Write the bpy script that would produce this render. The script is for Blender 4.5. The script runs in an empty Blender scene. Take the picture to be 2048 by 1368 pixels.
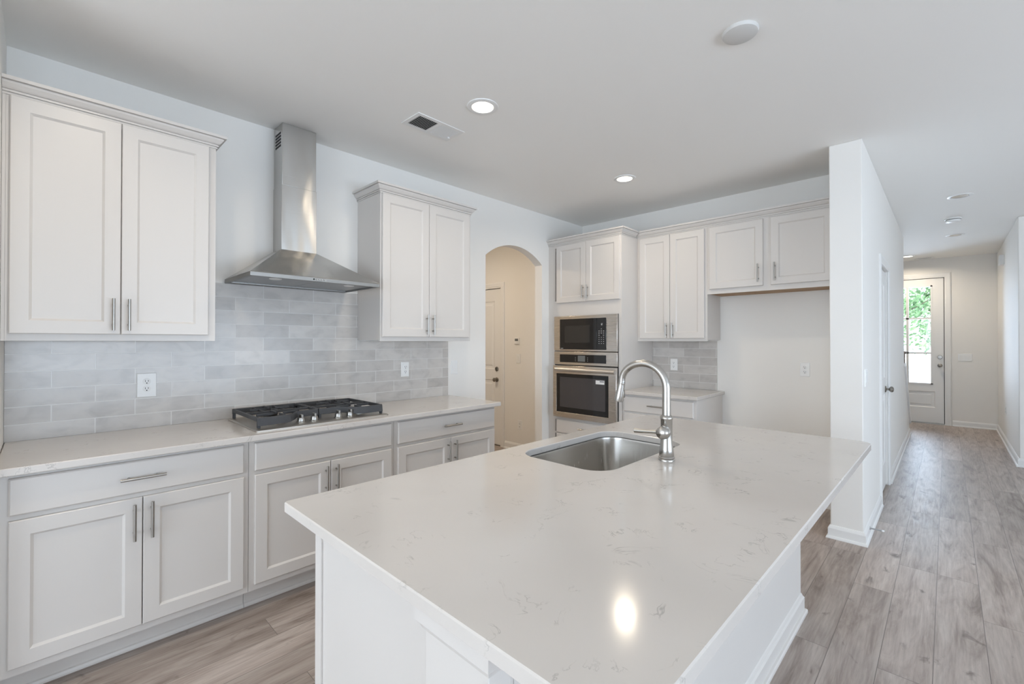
import bpy, bmesh, math, random
from mathutils import Vector, Matrix
random.seed(7)
PI = math.pi
SC = bpy.context.scene
COL = SC.collection

# ------------------------------------------------------------------ camera
F_PX, YAW, PITCH, ROLL, CY, CAM_H = 904.07, 0.7663, 0.0067, 0.0007, 676.25, 1.3706
cd = bpy.data.cameras.new('camera'); cam = bpy.data.objects.new('camera', cd); COL.objects.link(cam)
cd.sensor_fit = 'HORIZONTAL'; cd.sensor_width = 36.0; cd.lens = F_PX / 2048 * 36.0
cd.shift_y = -(684 - CY) / 2048; cd.clip_start = 0.05; cd.clip_end = 300
fw = Vector((-math.sin(YAW)*math.cos(PITCH), math.cos(YAW)*math.cos(PITCH), math.sin(PITCH)))
rt = Vector((math.cos(YAW), math.sin(YAW), 0)); up = rt.cross(fw)
r2 = rt*math.cos(ROLL) + up*math.sin(ROLL); u2 = -rt*math.sin(ROLL) + up*math.cos(ROLL)
cam.matrix_world = Matrix(((r2.x, u2.x, -fw.x, 0), (r2.y, u2.y, -fw.y, 0), (r2.z, u2.z, -fw.z, CAM_H), (0, 0, 0, 1)))
SC.camera = cam

# ------------------------------------------------------------------ world, sun, window light, exposure
w = bpy.data.worlds.new('daylight'); SC.world = w; w.use_nodes = True
nt = w.node_tree; nt.nodes.clear()
bg = nt.nodes.new('ShaderNodeBackground'); wo = nt.nodes.new('ShaderNodeOutputWorld')
bg.inputs[0].default_value = (0.80, 0.90, 1.0, 1); bg.inputs[1].default_value = 2.2
nt.links.new(bg.outputs[0], wo.inputs[0])
def light(name, kind, loc, rot, energy, color, **kw):
    l = bpy.data.lights.new(name, kind); l.energy = energy; l.color = color
    for k, v in kw.items(): setattr(l, k, v)
    o = bpy.data.objects.new(name, l); o.location = loc; o.rotation_euler = rot; COL.objects.link(o); return o
light('sun', 'SUN', (0, 20, 20), (math.radians(42), 0, math.radians(25)), 5.0, (1, .96, .9), angle=.01)
# daylight through the wide rear patio windows and the windows of the right wall
light('rear_window_light', 'AREA', (-0.6, -4.75, 1.35), (math.radians(101), 0, 0), 86, (.72, .85, 1), shape='RECTANGLE', size=4.4, size_y=2.2)
light('right_window_light', 'AREA', (4.75, 1.2, 1.10), (math.radians(94), 0, math.radians(90)), 108, (.64, .80, 1), shape='RECTANGLE', size=5.6, size_y=1.4)
light('front_door_daylight', 'AREA', (-.49, 10.75, 1.6), (math.radians(85), 0, math.radians(180)), 72, (.62, .74, 1), shape='RECTANGLE', size=1.2, size_y=2.0)
vs = SC.view_settings
vs.view_transform = 'Standard'; vs.look = 'None'; vs.gamma = 1; vs.exposure = 0.45; vs.use_curve_mapping = False
SC.cycles.max_bounces = 10; SC.cycles.diffuse_bounces = 6; SC.cycles.glossy_bounces = 5
SC.cycles.sample_clamp_indirect = 6; SC.cycles.use_denoising = True
SC.cycles.caustics_reflective = False; SC.cycles.caustics_refractive = False

# ------------------------------------------------------------------ materials
def mat(name, col, rough=.5, metal=0, **kw):
    m = bpy.data.materials.new(name); m.use_nodes = True
    b = m.node_tree.nodes['Principled BSDF']
    b.inputs['Base Color'].default_value = (*col, 1); b.inputs['Roughness'].default_value = rough; b.inputs['Metallic'].default_value = metal
    for k, v in kw.items(): b.inputs[k].default_value = v
    return m
def N(m, t, **kw):
    n = m.node_tree.nodes.new(t)
    for k, v in kw.items(): setattr(n, k, v)
    return n
def L(m, a, b): m.node_tree.links.new(a, b)
def bsdf(m): return m.node_tree.nodes['Principled BSDF']
def objco(m, scale=(1, 1, 1), rot=(0, 0, 0), loc=(0, 0, 0)):
    tc = N(m, 'ShaderNodeTexCoord'); mp = N(m, 'ShaderNodeMapping')
    mp.inputs['Scale'].default_value = scale; mp.inputs['Rotation'].default_value = rot; mp.inputs['Location'].default_value = loc
    L(m, tc.outputs['Object'], mp.inputs[0]); return mp.outputs[0]
def noise(m, co, scale, detail=3, rough=.5, dist=0):
    n = N(m, 'ShaderNodeTexNoise'); n.inputs['Scale'].default_value = scale; n.inputs['Detail'].default_value = detail
    n.inputs['Roughness'].default_value = rough; n.inputs['Distortion'].default_value = dist
    L(m, co, n.inputs['Vector']); return n.outputs[0]
def ramp(m, fac, stops):
    r = N(m, 'ShaderNodeValToRGB'); e = r.color_ramp.elements
    while len(e) < len(stops): e.new(.5)
    for el, (p, c) in zip(e, stops):
        el.position = p; el.color = (*c, 1) if len(c) == 3 else c
    L(m, fac, r.inputs[0]); return r.outputs[0]
def math_(m, op, a, b=None, c=None):
    n = N(m, 'ShaderNodeMath', operation=op)
    for i, v in enumerate((a, b, c)):
        if v is None: continue
        if isinstance(v, (int, float)): n.inputs[i].default_value = v
        else: L(m, v, n.inputs[i])
    return n.outputs[0]
def mixc(m, fac, a, b, blend='MIX'):
    n = N(m, 'ShaderNodeMix', data_type='RGBA', blend_type=blend)
    for i, v in ((0, fac), (6, a), (7, b)):
        if isinstance(v, (int, float)): n.inputs[i].default_value = v
        elif isinstance(v, tuple): n.inputs[i].default_value = (*v, 1)
        else: L(m, v, n.inputs[i])
    return n.outputs[2]
def bump(m, h, strength=.1, dist=.01):
    b = N(m, 'ShaderNodeBump'); b.inputs['Strength'].default_value = strength; b.inputs['Distance'].default_value = dist
    L(m, h, b.inputs['Height']); L(m, b.outputs[0], bsdf(m).inputs['Normal'])

def painted(name, col, rough, sc=180, st=.05):
    m = mat(name, col, rough); bump(m, noise(m, objco(m), sc, 2), st, .002); return m
M_wall = painted('wall_paint', (.86, .845, .815), .6)
M_ceil = painted('ceiling_paint', (.91, .90, .875), .8, 120, .08)
M_trim = painted('trim_paint', (.84, .84, .83), .35, 60, .02)
M_cab = painted('cabinet_paint', (.675, .645, .615), .36, 60, .02)
M_plate = painted('switch_plastic', (.86, .86, .85), .3, 40, .01)
M_dark = mat('dark_gap', (.02, .02, .02), .7)
M_black = painted('cast_iron', (.055, .057, .062), .6, 220, .25)
M_blackglass = mat('black_glass', (.012, .012, .013), .06)
M_ovenglass = mat('oven_window_glass', (.065, .06, .062), .05)  # lighter base colour stands in for the room's reflection in the glass
M_micglass = mat('microwave_window_glass', (.03, .029, .028), .05)
M_nickel = mat('brushed_nickel', (.40, .385, .36), .32, 1)
M_darknickel = mat('aged_nickel', (.30, .28, .25), .3, 1)
M_chrome = mat('faucet_steel', (.50, .485, .46), .25, 1)
M_spring = mat('door_stop_steel', (.5, .5, .5), .35, 1)
M_rubber = mat('white_rubber', (.85, .85, .85), .6)
M_grey = mat('keypad_mark', (.6, .6, .6), .5)
M_screen = mat('display_glass', (.16, .17, .17), .15)
M_label = mat('sticker_paper', (.85, .85, .85), .6)
M_ink = mat('sticker_ink', (.25, .25, .27), .7)
def steel(name, col, r0, r1, axis, st=.005):
    m = mat(name, col, r0, 1)
    sc = [6, 6, 6]; sc[axis] = .08
    co = objco(m, tuple(v*60 for v in sc))
    f = noise(m, co, 1, 3)
    mr = N(m, 'ShaderNodeMapRange'); mr.inputs['To Min'].default_value = r0; mr.inputs['To Max'].default_value = r1
    L(m, f, mr.inputs[0]); L(m, mr.outputs[0], bsdf(m).inputs['Roughness'])
    bump(m, f, st, .001); return m
M_steel_y = steel('brushed_steel_hood', (.54, .53, .51), .20, .30, 1)
def warp(m, sc, st):      # thin sheet metal is never quite flat
    b0 = next(n for n in m.node_tree.nodes if n.type == 'BUMP')
    b = N(m, 'ShaderNodeBump'); b.inputs['Strength'].default_value = st; b.inputs['Distance'].default_value = .05
    L(m, noise(m, objco(m, sc), 1, 1), b.inputs['Height']); L(m, b.outputs[0], b0.inputs['Normal'])
warp(M_steel_y, (3, 9, 2.2), .12)
M_steel_rim = steel('brushed_steel_rim', (.34, .335, .325), .42, .52, 1)
tg = N(M_steel_y, 'ShaderNodeTangent', direction_type='RADIAL', axis='Z'); L(M_steel_y, tg.outputs[0], bsdf(M_steel_y).inputs['Tangent'])
bsdf(M_steel_y).inputs['Anisotropic'].default_value = .8; bsdf(M_steel_y).inputs['Anisotropic Rotation'].default_value = .25
M_steel_x = steel('brushed_steel_oven', (.64, .60, .56), .22, .34, 0)
M_sink = steel('brushed_steel_sink', (.52, .50, .47), .20, .30, 2)
M_cook = steel('brushed_steel_cooktop', (.56, .52, .47), .30, .40, 1)
def emis(name, col, s):
    m = bpy.data.materials.new(name); m.use_nodes = True; t = m.node_tree; t.nodes.clear()
    e = t.nodes.new('ShaderNodeEmission'); o = t.nodes.new('ShaderNodeOutputMaterial')
    e.inputs[0].default_value = (*col, 1); e.inputs[1].default_value = s; t.links.new(e.outputs[0], o.inputs[0]); return m
M_lamp = emis('lamp_lens', (1, .90, .74), 5)
def glass_mat():
    m = bpy.data.materials.new('window_glass'); m.use_nodes = True; t = m.node_tree; t.nodes.clear()
    o = t.nodes.new('ShaderNodeOutputMaterial'); mx = t.nodes.new('ShaderNodeMixShader')
    tr = t.nodes.new('ShaderNodeBsdfTransparent'); gl = t.nodes.new('ShaderNodeBsdfGlossy'); fr = t.nodes.new('ShaderNodeFresnel')
    tr.inputs[0].default_value = (.95, .98, .97, 1); gl.inputs['Roughness'].default_value = .02; fr.inputs[0].default_value = 1.45
    t.links.new(fr.outputs[0], mx.inputs[0]); t.links.new(tr.outputs[0], mx.inputs[1]); t.links.new(gl.outputs[0], mx.inputs[2])
    t.links.new(mx.outputs[0], o.inputs[0]); return m
M_glass = glass_mat()
def raw_wood():
    m = mat('raw_wood', (.36, .22, .11), .6)
    f = noise(m, objco(m, (3, 40, 40)), 1, 4); L(m, ramp(m, f, [(.3, (.30, .17, .08)), (.7, (.46, .30, .16))]), bsdf(m).inputs['Base Color']); return m
M_wood = raw_wood()
M_newel = mat('newel_wood', (.20, .155, .12), .5)

def quartz():
    m = mat('quartz', (.74, .70, .66), .13)
    co = objco(m)
    cloud = noise(m, co, 2.2, 3)
    base = ramp(m, cloud, [(.35, (.62, .585, .55)), (.65, (.66, .625, .59))])
    v = noise(m, co, 7.5, 4, .6, 1.6)
    ridge = math_(m, 'ABSOLUTE', math_(m, 'SUBTRACT', v, .5))
    line = N(m, 'ShaderNodeMapRange'); line.inputs['From Min'].default_value = .0; line.inputs['From Max'].default_value = .016
    line.inputs['To Min'].default_value = 1; line.inputs['To Max'].default_value = 0; L(m, ridge, line.inputs[0])
    mk = noise(m, objco(m, (1, 1, 1), (0, 0, 0), (3, 7, 1)), 11, 2)
    mk = ramp(m, mk, [(.56, (0, 0, 0)), (.66, (1, 1, 1))])
    f = math_(m, 'MULTIPLY', math_(m, 'MULTIPLY', line.outputs[0], mk), .62)
    L(m, mixc(m, f, base, (.33, .31, .29)), bsdf(m).inputs['Base Color'])
    return m
M_quartz = quartz()

def tile_mat(name, axis_u, off):
    # running bond of hand-glazed 3x12 tiles; the bump makes the joints, every tile has its own grey
    m = mat(name, (.5, .5, .5), .22)
    tc = N(m, 'ShaderNodeTexCoord'); sp = N(m, 'ShaderNodeSeparateXYZ'); L(m, tc.outputs['Object'], sp.inputs[0])
    cb = N(m, 'ShaderNodeCombineXYZ')
    L(m, math_(m, 'ADD', sp.outputs[axis_u], off[0]), cb.inputs[0]); L(m, math_(m, 'ADD', sp.outputs[2], off[1]), cb.inputs[1])
    br = N(m, 'ShaderNodeTexBrick'); br.offset = .5; br.offset_frequency = 2; br.squash = 1
    for k, v in (('Scale', 1), ('Mortar Size', .0025), ('Mortar Smooth', .2), ('Bias', 0), ('Brick Width', .3144), ('Row Height', .0825)):
        br.inputs[k].default_value = v
    br.inputs['Color1'].default_value = (0, 0, 0, 1); br.inputs['Color2'].default_value = (1, 1, 1, 1); br.inputs['Mortar'].default_value = (.5, .5, .5, 1)
    L(m, cb.outputs[0], br.inputs['Vector'])
    tone = ramp(m, br.outputs['Color'], [(0, (.51, .483, .458)), (.5, (.585, .557, .529)), (1, (.645, .617, .588))])
    st = noise(m, objco(m, (9, 9, 16)), 1, 3, .5, .6)
    st = ramp(m, st, [(.28, (.86, .86, .86)), (.5, (1, 1, 1)), (.75, (1.07, 1.07, 1.06))])
    c = mixc(m, 1.0, tone, st, 'MULTIPLY')
    L(m, mixc(m, br.outputs['Fac'], c, (.71, .695, .67)), bsdf(m).inputs['Base Color'])
    h = math_(m, 'ADD', math_(m, 'MULTIPLY', br.outputs['Fac'], -1), math_(m, 'MULTIPLY', noise(m, objco(m), 14, 2), .6))
    bump(m, h, .35, .003)
    return m
M_tile_l = tile_mat('glazed_tile_range', 1, (1.1665 - .975 + .1572 + 3.144, .913))
M_tile_b = tile_mat('glazed_tile_back', 0, (-1.9145 + 2.066 + .1572 + 3.144, .9225))

def plank_mat():
    m = mat('vinyl_plank', (.3, .27, .25), .34)
    tc = N(m, 'ShaderNodeTexCoord'); sp = N(m, 'ShaderNodeSeparateXYZ'); L(m, tc.outputs['Object'], sp.inputs[0])
    cb = N(m, 'ShaderNodeCombineXYZ'); L(m, sp.outputs[1], cb.inputs[0]); L(m, math_(m, 'ADD', sp.outputs[0], .218 + 17), cb.inputs[1])
    br = N(m, 'ShaderNodeTexBrick'); br.offset = .37; br.offset_frequency = 3; br.squash = 1
    for k, v in (('Scale', 1), ('Mortar Size', .0014), ('Mortar Smooth', .2), ('Bias', 0), ('Brick Width', 1.22), ('Row Height', .17)):
        br.inputs[k].default_value = v
    br.inputs['Color1'].default_value = (0, 0, 0, 1); br.inputs['Color2'].default_value = (1, 1, 1, 1); br.inputs['Mortar'].default_value = (.5, .5, .5, 1)
    L(m, cb.outputs[0], br.inputs['Vector'])
    # offset the grain per plank so that neighbours differ
    sep = N(m, 'ShaderNodeSeparateColor'); L(m, br.outputs['Color'], sep.inputs[0])
    rnd = math_(m, 'MULTIPLY', sep.outputs[0], 37.0)
    cg = N(m, 'ShaderNodeCombineXYZ')
    L(m, math_(m, 'ADD', math_(m, 'MULTIPLY', sp.outputs[0], 11.0), rnd), cg.inputs[0]); L(m, math_(m, 'ADD', math_(m, 'MULTIPLY', sp.outputs[1], 1.5), rnd), cg.inputs[1])
    g1 = noise(m, cg.outputs[0], 1.0, 5, .62, 1.4)
    cf = N(m, 'ShaderNodeCombineXYZ')
    L(m, math_(m, 'MULTIPLY', sp.outputs[0], 95.0), cf.inputs[0]); L(m, math_(m, 'ADD', math_(m, 'MULTIPLY', sp.outputs[1], 5.0), rnd), cf.inputs[1])
    g2 = noise(m, cf.outputs[0], 1.0, 4, .6)
    ck = N(m, 'ShaderNodeCombineXYZ')
    L(m, math_(m, 'ADD', math_(m, 'MULTIPLY', sp.outputs[0], 6.0), rnd), ck.inputs[0]); L(m, math_(m, 'MULTIPLY', sp.outputs[1], 3.4), ck.inputs[1])
    g3 = noise(m, ck.outputs[0], 1.6, 4, .55, .6)
    c = ramp(m, g1, [(.28, (.21, .165, .14)), (.45, (.36, .30, .265)), (.62, (.45, .39, .35)), (.8, (.53, .475, .435))])
    tone = ramp(m, br.outputs['Color'], [(0, (.82, .81, .80)), (1, (1.14, 1.14, 1.14))])
    c = mixc(m, 1.0, c, tone, 'MULTIPLY')
    c = mixc(m, .55, c, ramp(m, g2, [(.3, (.70, .69, .68)), (.6, (1.08, 1.08, 1.08))]), 'MULTIPLY')
    c = mixc(m, 1.0, c, ramp(m, g3, [(.26, (.38, .35, .33)), (.36, (1, 1, 1))]), 'MULTIPLY')
    L(m, mixc(m, math_(m, 'MULTIPLY', br.outputs['Fac'], .75), c, (.10, .085, .075)), bsdf(m).inputs['Base Color'])
    L(m, ramp(m, g2, [(.2, (.50, .50, .50)), (.8, (.34, .34, .34))]), bsdf(m).inputs['Roughness'])
    bump(m, math_(m, 'SUBTRACT', math_(m, 'MULTIPLY', g2, .4), br.outputs['Fac']), .18, .002)
    return m
M_floor = plank_mat()
def leaf_mat(name, a, b):
    m = mat(name, a, .6)
    L(m, ramp(m, noise(m, objco(m), 1.3, 3), [(.35, a), (.65, b)]), bsdf(m).inputs['Base Color']); return m
M_leaf = leaf_mat('green_leaves', (.13, .27, .13), (.36, .52, .30))
M_bark = mat('bark', (.10, .08, .06), .9)
M_drive = painted('pale_concrete', (.75, .74, .72), .8, 20, .1)

# ------------------------------------------------------------------ mesh helpers
class MB:
    def __init__(s): s.v = []; s.f = []
    def add(s, vs, fs):
        o = len(s.v); s.v += [tuple(p) for p in vs]; s.f += [tuple(i + o for i in f) for f in fs]; return s
    def box(s, x0, x1, y0, y1, z0, z1):
        return s.add([(x0, y0, z0), (x1, y0, z0), (x1, y1, z0), (x0, y1, z0), (x0, y0, z1), (x1, y0, z1), (x1, y1, z1), (x0, y1, z1)],
                     [(0, 3, 2, 1), (4, 5, 6, 7), (0, 1, 5, 4), (1, 2, 6, 5), (2, 3, 7, 6), (3, 0, 4, 7)])
    def loops(s, ls, cap0=True, cap1=True):
        n = len(ls[0]); vs = [p for l in ls for p in l]; fs = []
        for k in range(len(ls) - 1):
            for i in range(n):
                j = (i + 1) % n; fs.append((k*n + i, k*n + j, (k + 1)*n + j, (k + 1)*n + i))
        if cap0: fs.append(tuple(range(n - 1, -1, -1)))
        if cap1: fs.append(tuple((len(ls) - 1)*n + i for i in range(n)))
        return s.add(vs, fs)
    def lathe(s, c, prof, axis=(0, 0, 1), n=28, cap0=True, cap1=True):
        a = Vector(axis).normalized(); t = Vector((1, 0, 0)) if abs(a.x) < .9 else Vector((0, 1, 0))
        e1 = a.cross(t).normalized(); e2 = a.cross(e1); c = Vector(c)
        return s.loops([[c + a*h + (e1*math.cos(2*PI*i/n) + e2*math.sin(2*PI*i/n))*max(r, 1e-5) for i in range(n)] for r, h in prof], cap0, cap1)
    def tube(s, pts, rad, n=14):
        pts = [Vector(p) for p in pts]; ls = []; prev = None
        for i, p in enumerate(pts):
            d = (pts[min(i + 1, len(pts) - 1)] - pts[max(i - 1, 0)]).normalized()
            if prev is None:
                t = Vector((0, 0, 1)) if abs(d.z) < .9 else Vector((0, 1, 0)); e1 = d.cross(t).normalized()
            else: e1 = (prev - d*prev.dot(d)).normalized()
            prev = e1; e2 = d.cross(e1); r = rad[i] if isinstance(rad, (list, tuple)) else rad
            ls.append([p + (e1*math.cos(2*PI*k/n) + e2*math.sin(2*PI*k/n))*r for k in range(n)])
        return s.loops(ls)
    def prism(s, poly, lo, hi, mapf):
        return s.loops([[mapf(a, b, lo) for a, b in poly], [mapf(a, b, hi) for a, b in poly]])
    def fillprism(s, outer, holes, lo, hi, mapf):
        # outline with holes, extruded from lo to hi along the third coordinate of mapf
        bm = bmesh.new(); es = []
        for lp in [outer] + holes:
            vs = [bm.verts.new((a, b, 0)) for a, b in lp]
            es += [bm.edges.new((vs[i], vs[(i + 1) % len(vs)])) for i in range(len(vs))]
        bmesh.ops.triangle_fill(bm, use_beauty=True, use_dissolve=False, edges=es)
        bm.verts.index_update()
        vs = [(v.co.x, v.co.y) for v in bm.verts]; fs = [tuple(v.index for v in f.verts) for f in bm.faces]; bm.free()
        n = len(vs)
        s.add([mapf(a, b, lo) for a, b in vs] + [mapf(a, b, hi) for a, b in vs], fs + [tuple(i + n for i in reversed(f)) for f in fs])
        for lp in [outer] + holes:
            m = len(lp); o = [mapf(a, b, lo) for a, b in lp] + [mapf(a, b, hi) for a, b in lp]
            s.add(o, [(i, (i + 1) % m, m + (i + 1) % m, m + i) for i in range(m)])
        return s
    def sweep(s, path, prof, closed_prof=True):
        # path: 2D points (x,y); prof: (outward offset to the right of travel, z). mitred corners
        n = len(path); ls = []
        for i in range(n):
            def nrm(a, b):
                d = (Vector(b) - Vector(a)).normalized(); return Vector((d.y, -d.x))
            if i == 0: m = nrm(path[0], path[1]); k = 1
            elif i == n - 1: m = nrm(path[-2], path[-1]); k = 1
            else:
                a = nrm(path[i-1], path[i]); b = nrm(path[i], path[i+1]); m = (a + b).normalized(); k = 1/max(.2, m.dot(a))
            ls.append([(path[i][0] + m.x*o*k, path[i][1] + m.y*o*k, z) for o, z in prof])
        return s.loops(ls)
    def build(s, name, m, parent=None, xf=None, bevel=0, seg=2, smooth=None, kind=None):
        base = Vector((0, 0, 0)); p = parent
        while p is not None: base += Vector(p.location); p = p.parent
        vs = [Vector(xf(*p)) if xf else Vector(p) for p in s.v]
        if parent is None:
            lo = [min(v[i] for v in vs) for i in range(3)]; hi = [max(v[i] for v in vs) for i in range(3)]
            base = Vector(((lo[0] + hi[0])/2, (lo[1] + hi[1])/2, lo[2]))
            if kind == 'structure': base = Vector((0, 0, 0))
        me = bpy.data.meshes.new(name); me.from_pydata([v - base for v in vs], [], s.f); me.validate()
        bm = bmesh.new(); bm.from_mesh(me); bmesh.ops.remove_doubles(bm, verts=bm.verts, dist=1e-6)
        bmesh.ops.recalc_face_normals(bm, faces=bm.faces); bm.to_mesh(me); bm.free()
        me.materials.append(m); o = bpy.data.objects.new(name, me); COL.objects.link(o)
        if parent is None: o.location = base
        else: o.parent = parent
        if kind: o['kind'] = kind
        if bevel:
            b = o.modifiers.new('edge', 'BEVEL'); b.width = bevel; b.segments = seg; b.limit_method = 'ANGLE'; b.angle_limit = math.radians(40)
        if smooth or (smooth is None and bevel):
            for pl in me.polygons: pl.use_smooth = True
            me.set_sharp_from_angle(angle=math.radians(40 if not bevel else 30))
        return o
def thing(name, label, cat, loc, group=None):
    o = bpy.data.objects.new(name, None); COL.objects.link(o); o.location = loc; o.empty_display_size = .05
    o['label'] = label; o['category'] = cat
    if group: o['group'] = group
    return o
def tag(o, label, cat, group=None):
    o['label'] = label; o['category'] = cat
    if group: o['group'] = group
    return o
def rrect(x0, x1, y0, y1, r, n=6):
    rs = r if isinstance(r, (list, tuple)) else [r]*4; out = []
    for (cx, cy, a), q in zip((((x1), (y0), -90), ((x1), (y1), 0), ((x0), (y1), 90), ((x0), (y0), 180)), rs):
        mx = cx - q if cx == x1 else cx + q; my = cy - q if cy == y1 else cy + q
        for i in range(n + 1):
            t = math.radians(a + 90*i/n); out.append((mx + q*math.cos(t), my + q*math.sin(t)))
    return out
def inset(poly, d):
    n = len(poly); out = []
    for i in range(n):
        p0, p1, p2 = Vector(poly[i-1]), Vector(poly[i]), Vector(poly[(i+1) % n])
        a = (p1 - p0); b = (p2 - p1)
        a = a.normalized() if a.length > 1e-7 else b.normalized(); b = b.normalized() if b.length > 1e-7 else a
        na = Vector((-a.y, a.x)); nb = Vector((-b.y, b.x)); m = (na + nb)
        m = m.normalized() if m.length > 1e-6 else na
        out.append(tuple(p1 + m*d/max(.3, m.dot(na))))
    return out
# mapping of (u along the wall, z, w outwards) to the world
def on_x(x0): return lambda u, z, w: (x0 + w, u, z)          # wall that faces +X
def on_y(y0): return lambda u, z, w: (u, y0 - w, z)          # wall that faces -Y
def fbox(mb, mp, u0, u1, z0, z1, w0, w1):
    ps = [mp(u, z, w) for u in (u0, u1) for z in (z0, z1) for w in (w0, w1)]
    return mb.add(ps, [(0, 1, 3, 2), (4, 6, 7, 5), (0, 4, 5, 1), (2, 3, 7, 6), (0, 2, 6, 4), (1, 5, 7, 3)])
def panel_face(mb, mp, u0, u1, z0, z1, t, panels, depth=.009, slope=.009, raised=False, ease=.003):
    """A slab of thickness t whose front carries a column of recessed panels (u0,u1,z0,z1)."""
    R = lambda a0, a1, b0, b1, w: [mp(a0, b0, w), mp(a1, b0, w), mp(a1, b1, w), mp(a0, b1, w)]
    e = ease
    mb.loops([R(u0, u1, z0, z1, 0), R(u0, u1, z0, z1, t - e), R(u0 + e, u1 - e, z0 + e, z1 - e, t)], True, not panels)
    if not panels: return mb
    q = lambda a0, a1, b0, b1: mb.add(R(a0, a1, b0, b1, t), [(0, 1, 2, 3)])
    ps = sorted(panels, key=lambda p: p[2]); zz = z0 + e
    for p0, p1, b0, b1 in ps:
        q(u0 + e, u1 - e, zz, b0)
        q(u0 + e, p0, b0, b1); q(p1, u1 - e, b0, b1); zz = b1
        ls = [R(p0, p1, b0, b1, t), R(p0 + slope, p1 - slope, b0 + slope, b1 - slope, t - depth)]
        if raised:
            k = slope + .025
            ls += [R(p0 + k, p1 - k, b0 + k, b1 - k, t - depth), R(p0 + k + .02, p1 - k - .02, b0 + k + .02, b1 - k - .02, t - .002)]
        mb.loops(ls, False, True)
    q(u0 + e, u1 - e, zz, z1 - e)
    return mb
DT = .02
def bar_pull(parent, mp, u, z, length, vertical, w0=DT):
    mb = MB(); h = length/2; s = .030; r = .0058; k = .62*h
    f = (lambda d, w: mp(u, z + d, w)) if vertical else (lambda d, w: mp(u + d, z, w))
    mb.tube([f(-h, w0 + s), f(h, w0 + s)], r, 16)
    for d in (-k, k): mb.tube([f(d, w0), f(d, w0 + s)], .0045, 12)
    return mb.build('handle', M_nickel, parent, smooth=True)
def shaker(parent, mp, u0, u1, z0, z1, handle=None, st=.057, hl=.15):
    mb = panel_face(MB(), mp, u0, u1, z0, z1, DT, [(u0 + st, u1 - st, z0 + st, z1 - st)])
    d = mb.build('door', M_cab, parent)
    if handle: bar_pull(d, mp, handle[0], handle[1], hl, True)
    return d
def drawer(parent, mp, u0, u1, z0, z1, handle=True, name='drawer', hl=.155):
    mb = panel_face(MB(), mp, u0, u1, z0, z1, DT, [], ease=.005)
    d = mb.build(name, M_cab, parent)
    if handle: bar_pull(d, mp, (u0 + u1)/2, (z0 + z1)/2, hl, False)
    return d
CROWN = [(-.01, 0), (.005, 0), (.005, .007), (.001, .008), (.001, .011), (.010, .011), (.010, .018), (.006, .019), (.006, .022), (.012, .022), (.018, .027), (.028, .041), (.031, .048), (.027, .049), (.027, .052), (.042, .052), (.042, .066), (-.01, .066)]
def crown(parent, path, z0): return MB().sweep(path, [(o, z + z0) for o, z in CROWN]).build('crown_molding', M_cab, parent)
BASEB = [(0, 0), (.024, 0), (.024, .006), (.020, .016), (.013, .019), (.013, .068), (.009, .078), (.004, .088), (0, .09)]
def baseboard(name, paths):
    mb = MB()
    for p in paths: mb.sweep(p, BASEB)
    return mb.build(name, M_trim, kind='structure')

# ------------------------------------------------------------------ dimensions (metres; the camera stands over the origin)
H = 2.743; XW = -3.144; YB = 4.482; ZC = .90; YE = -.122
CX0, CX1, CYF = -.594, -.409, 3.831          # fridge-side wall end (column) and the hall wall behind it
YF = 10.25; HX = .565; HY = 7.42              # front door wall, hall right wall
S = 'structure'

# ------------------------------------------------------------------ setting
MB().box(-6.2, 5.0, -5.0, YF + .14, -.08, 0).build('floor', M_floor, kind=S)
MB().box(-6.2, 5.0, -5.0, YF + .14, H, H + .1).build('ceiling', M_ceil, kind=S)
def arch_outline():
    a0, a1, zs, za = 2.905, 3.732, 2.188, 2.335; hw = (a1 - a0)/2; s = za - zs; R = (hw*hw + s*s)/(2*s); cz = za - R
    t0 = math.asin(hw/R); top = [((a0 + a1)/2 + R*math.sin(t), cz + R*math.cos(t)) for t in [t0 - 2*t0*i/24 for i in range(25)]]
    return [(a0, 0), (a0, zs)][:1] + [(a0, 0)][:0], a0, a1, top
_, A0, A1, ATOP = arch_outline()
poly = [(-5.0, 0), (A0, 0)] + [(a, b) for a, b in reversed(ATOP)] + [(A1, 0), (YB + .12, 0), (YB + .12, H), (-5.0, H)]
MB().fillprism(poly, [], XW - .10, XW, lambda a, b, c: (c, a, b)).build('wall_left', M_wall, kind=S)
MB().box(XW, -2.47, YE - .12, YE, 0, H).build('wall_near_left', M_wall, kind=S)
MB().box(XW, CX0, YB, YB + .12, 0, H).build('wall_back', M_wall, kind=S)
# hall wall: a full height wall that steps down with the stair beyond
PD0, PD1, PDZ = 4.93, 5.60, 2.035
outer = [(CYF, 0), (PD0, 0), (PD0, PDZ), (PD1, PDZ), (PD1, 0), (8.93, 0), (8.93, .19), (7.86, 1.03), (7.86, H), (CYF, H)]
MB().fillprism(outer, [], CX0, CX1, lambda a, b, c: (c, a, b)).build('wall_hall_left', M_wall, kind=S, bevel=.006)
FD0, FD1, FDZ = -.945, -.03, 2.425
MB().fillprism([(-1.7, 0), (FD0, 0), (FD0, FDZ), (FD1, FDZ), (FD1, 0), (HX + .9, 0), (HX + .9, H), (-1.7, H)], [], YF, YF + .14, lambda a, b, c: (a, c, b)).build('wall_front', M_wall, kind=S)
MB().box(HX, HX + 3.4, HY, YF, 0, H).build('wall_hall_right', M_wall, kind=S, bevel=.008)
MB().box(-1.82, -1.7, YB + .12, YF + .14, 0, H).build('wall_stair', M_wall, kind=S)
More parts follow.
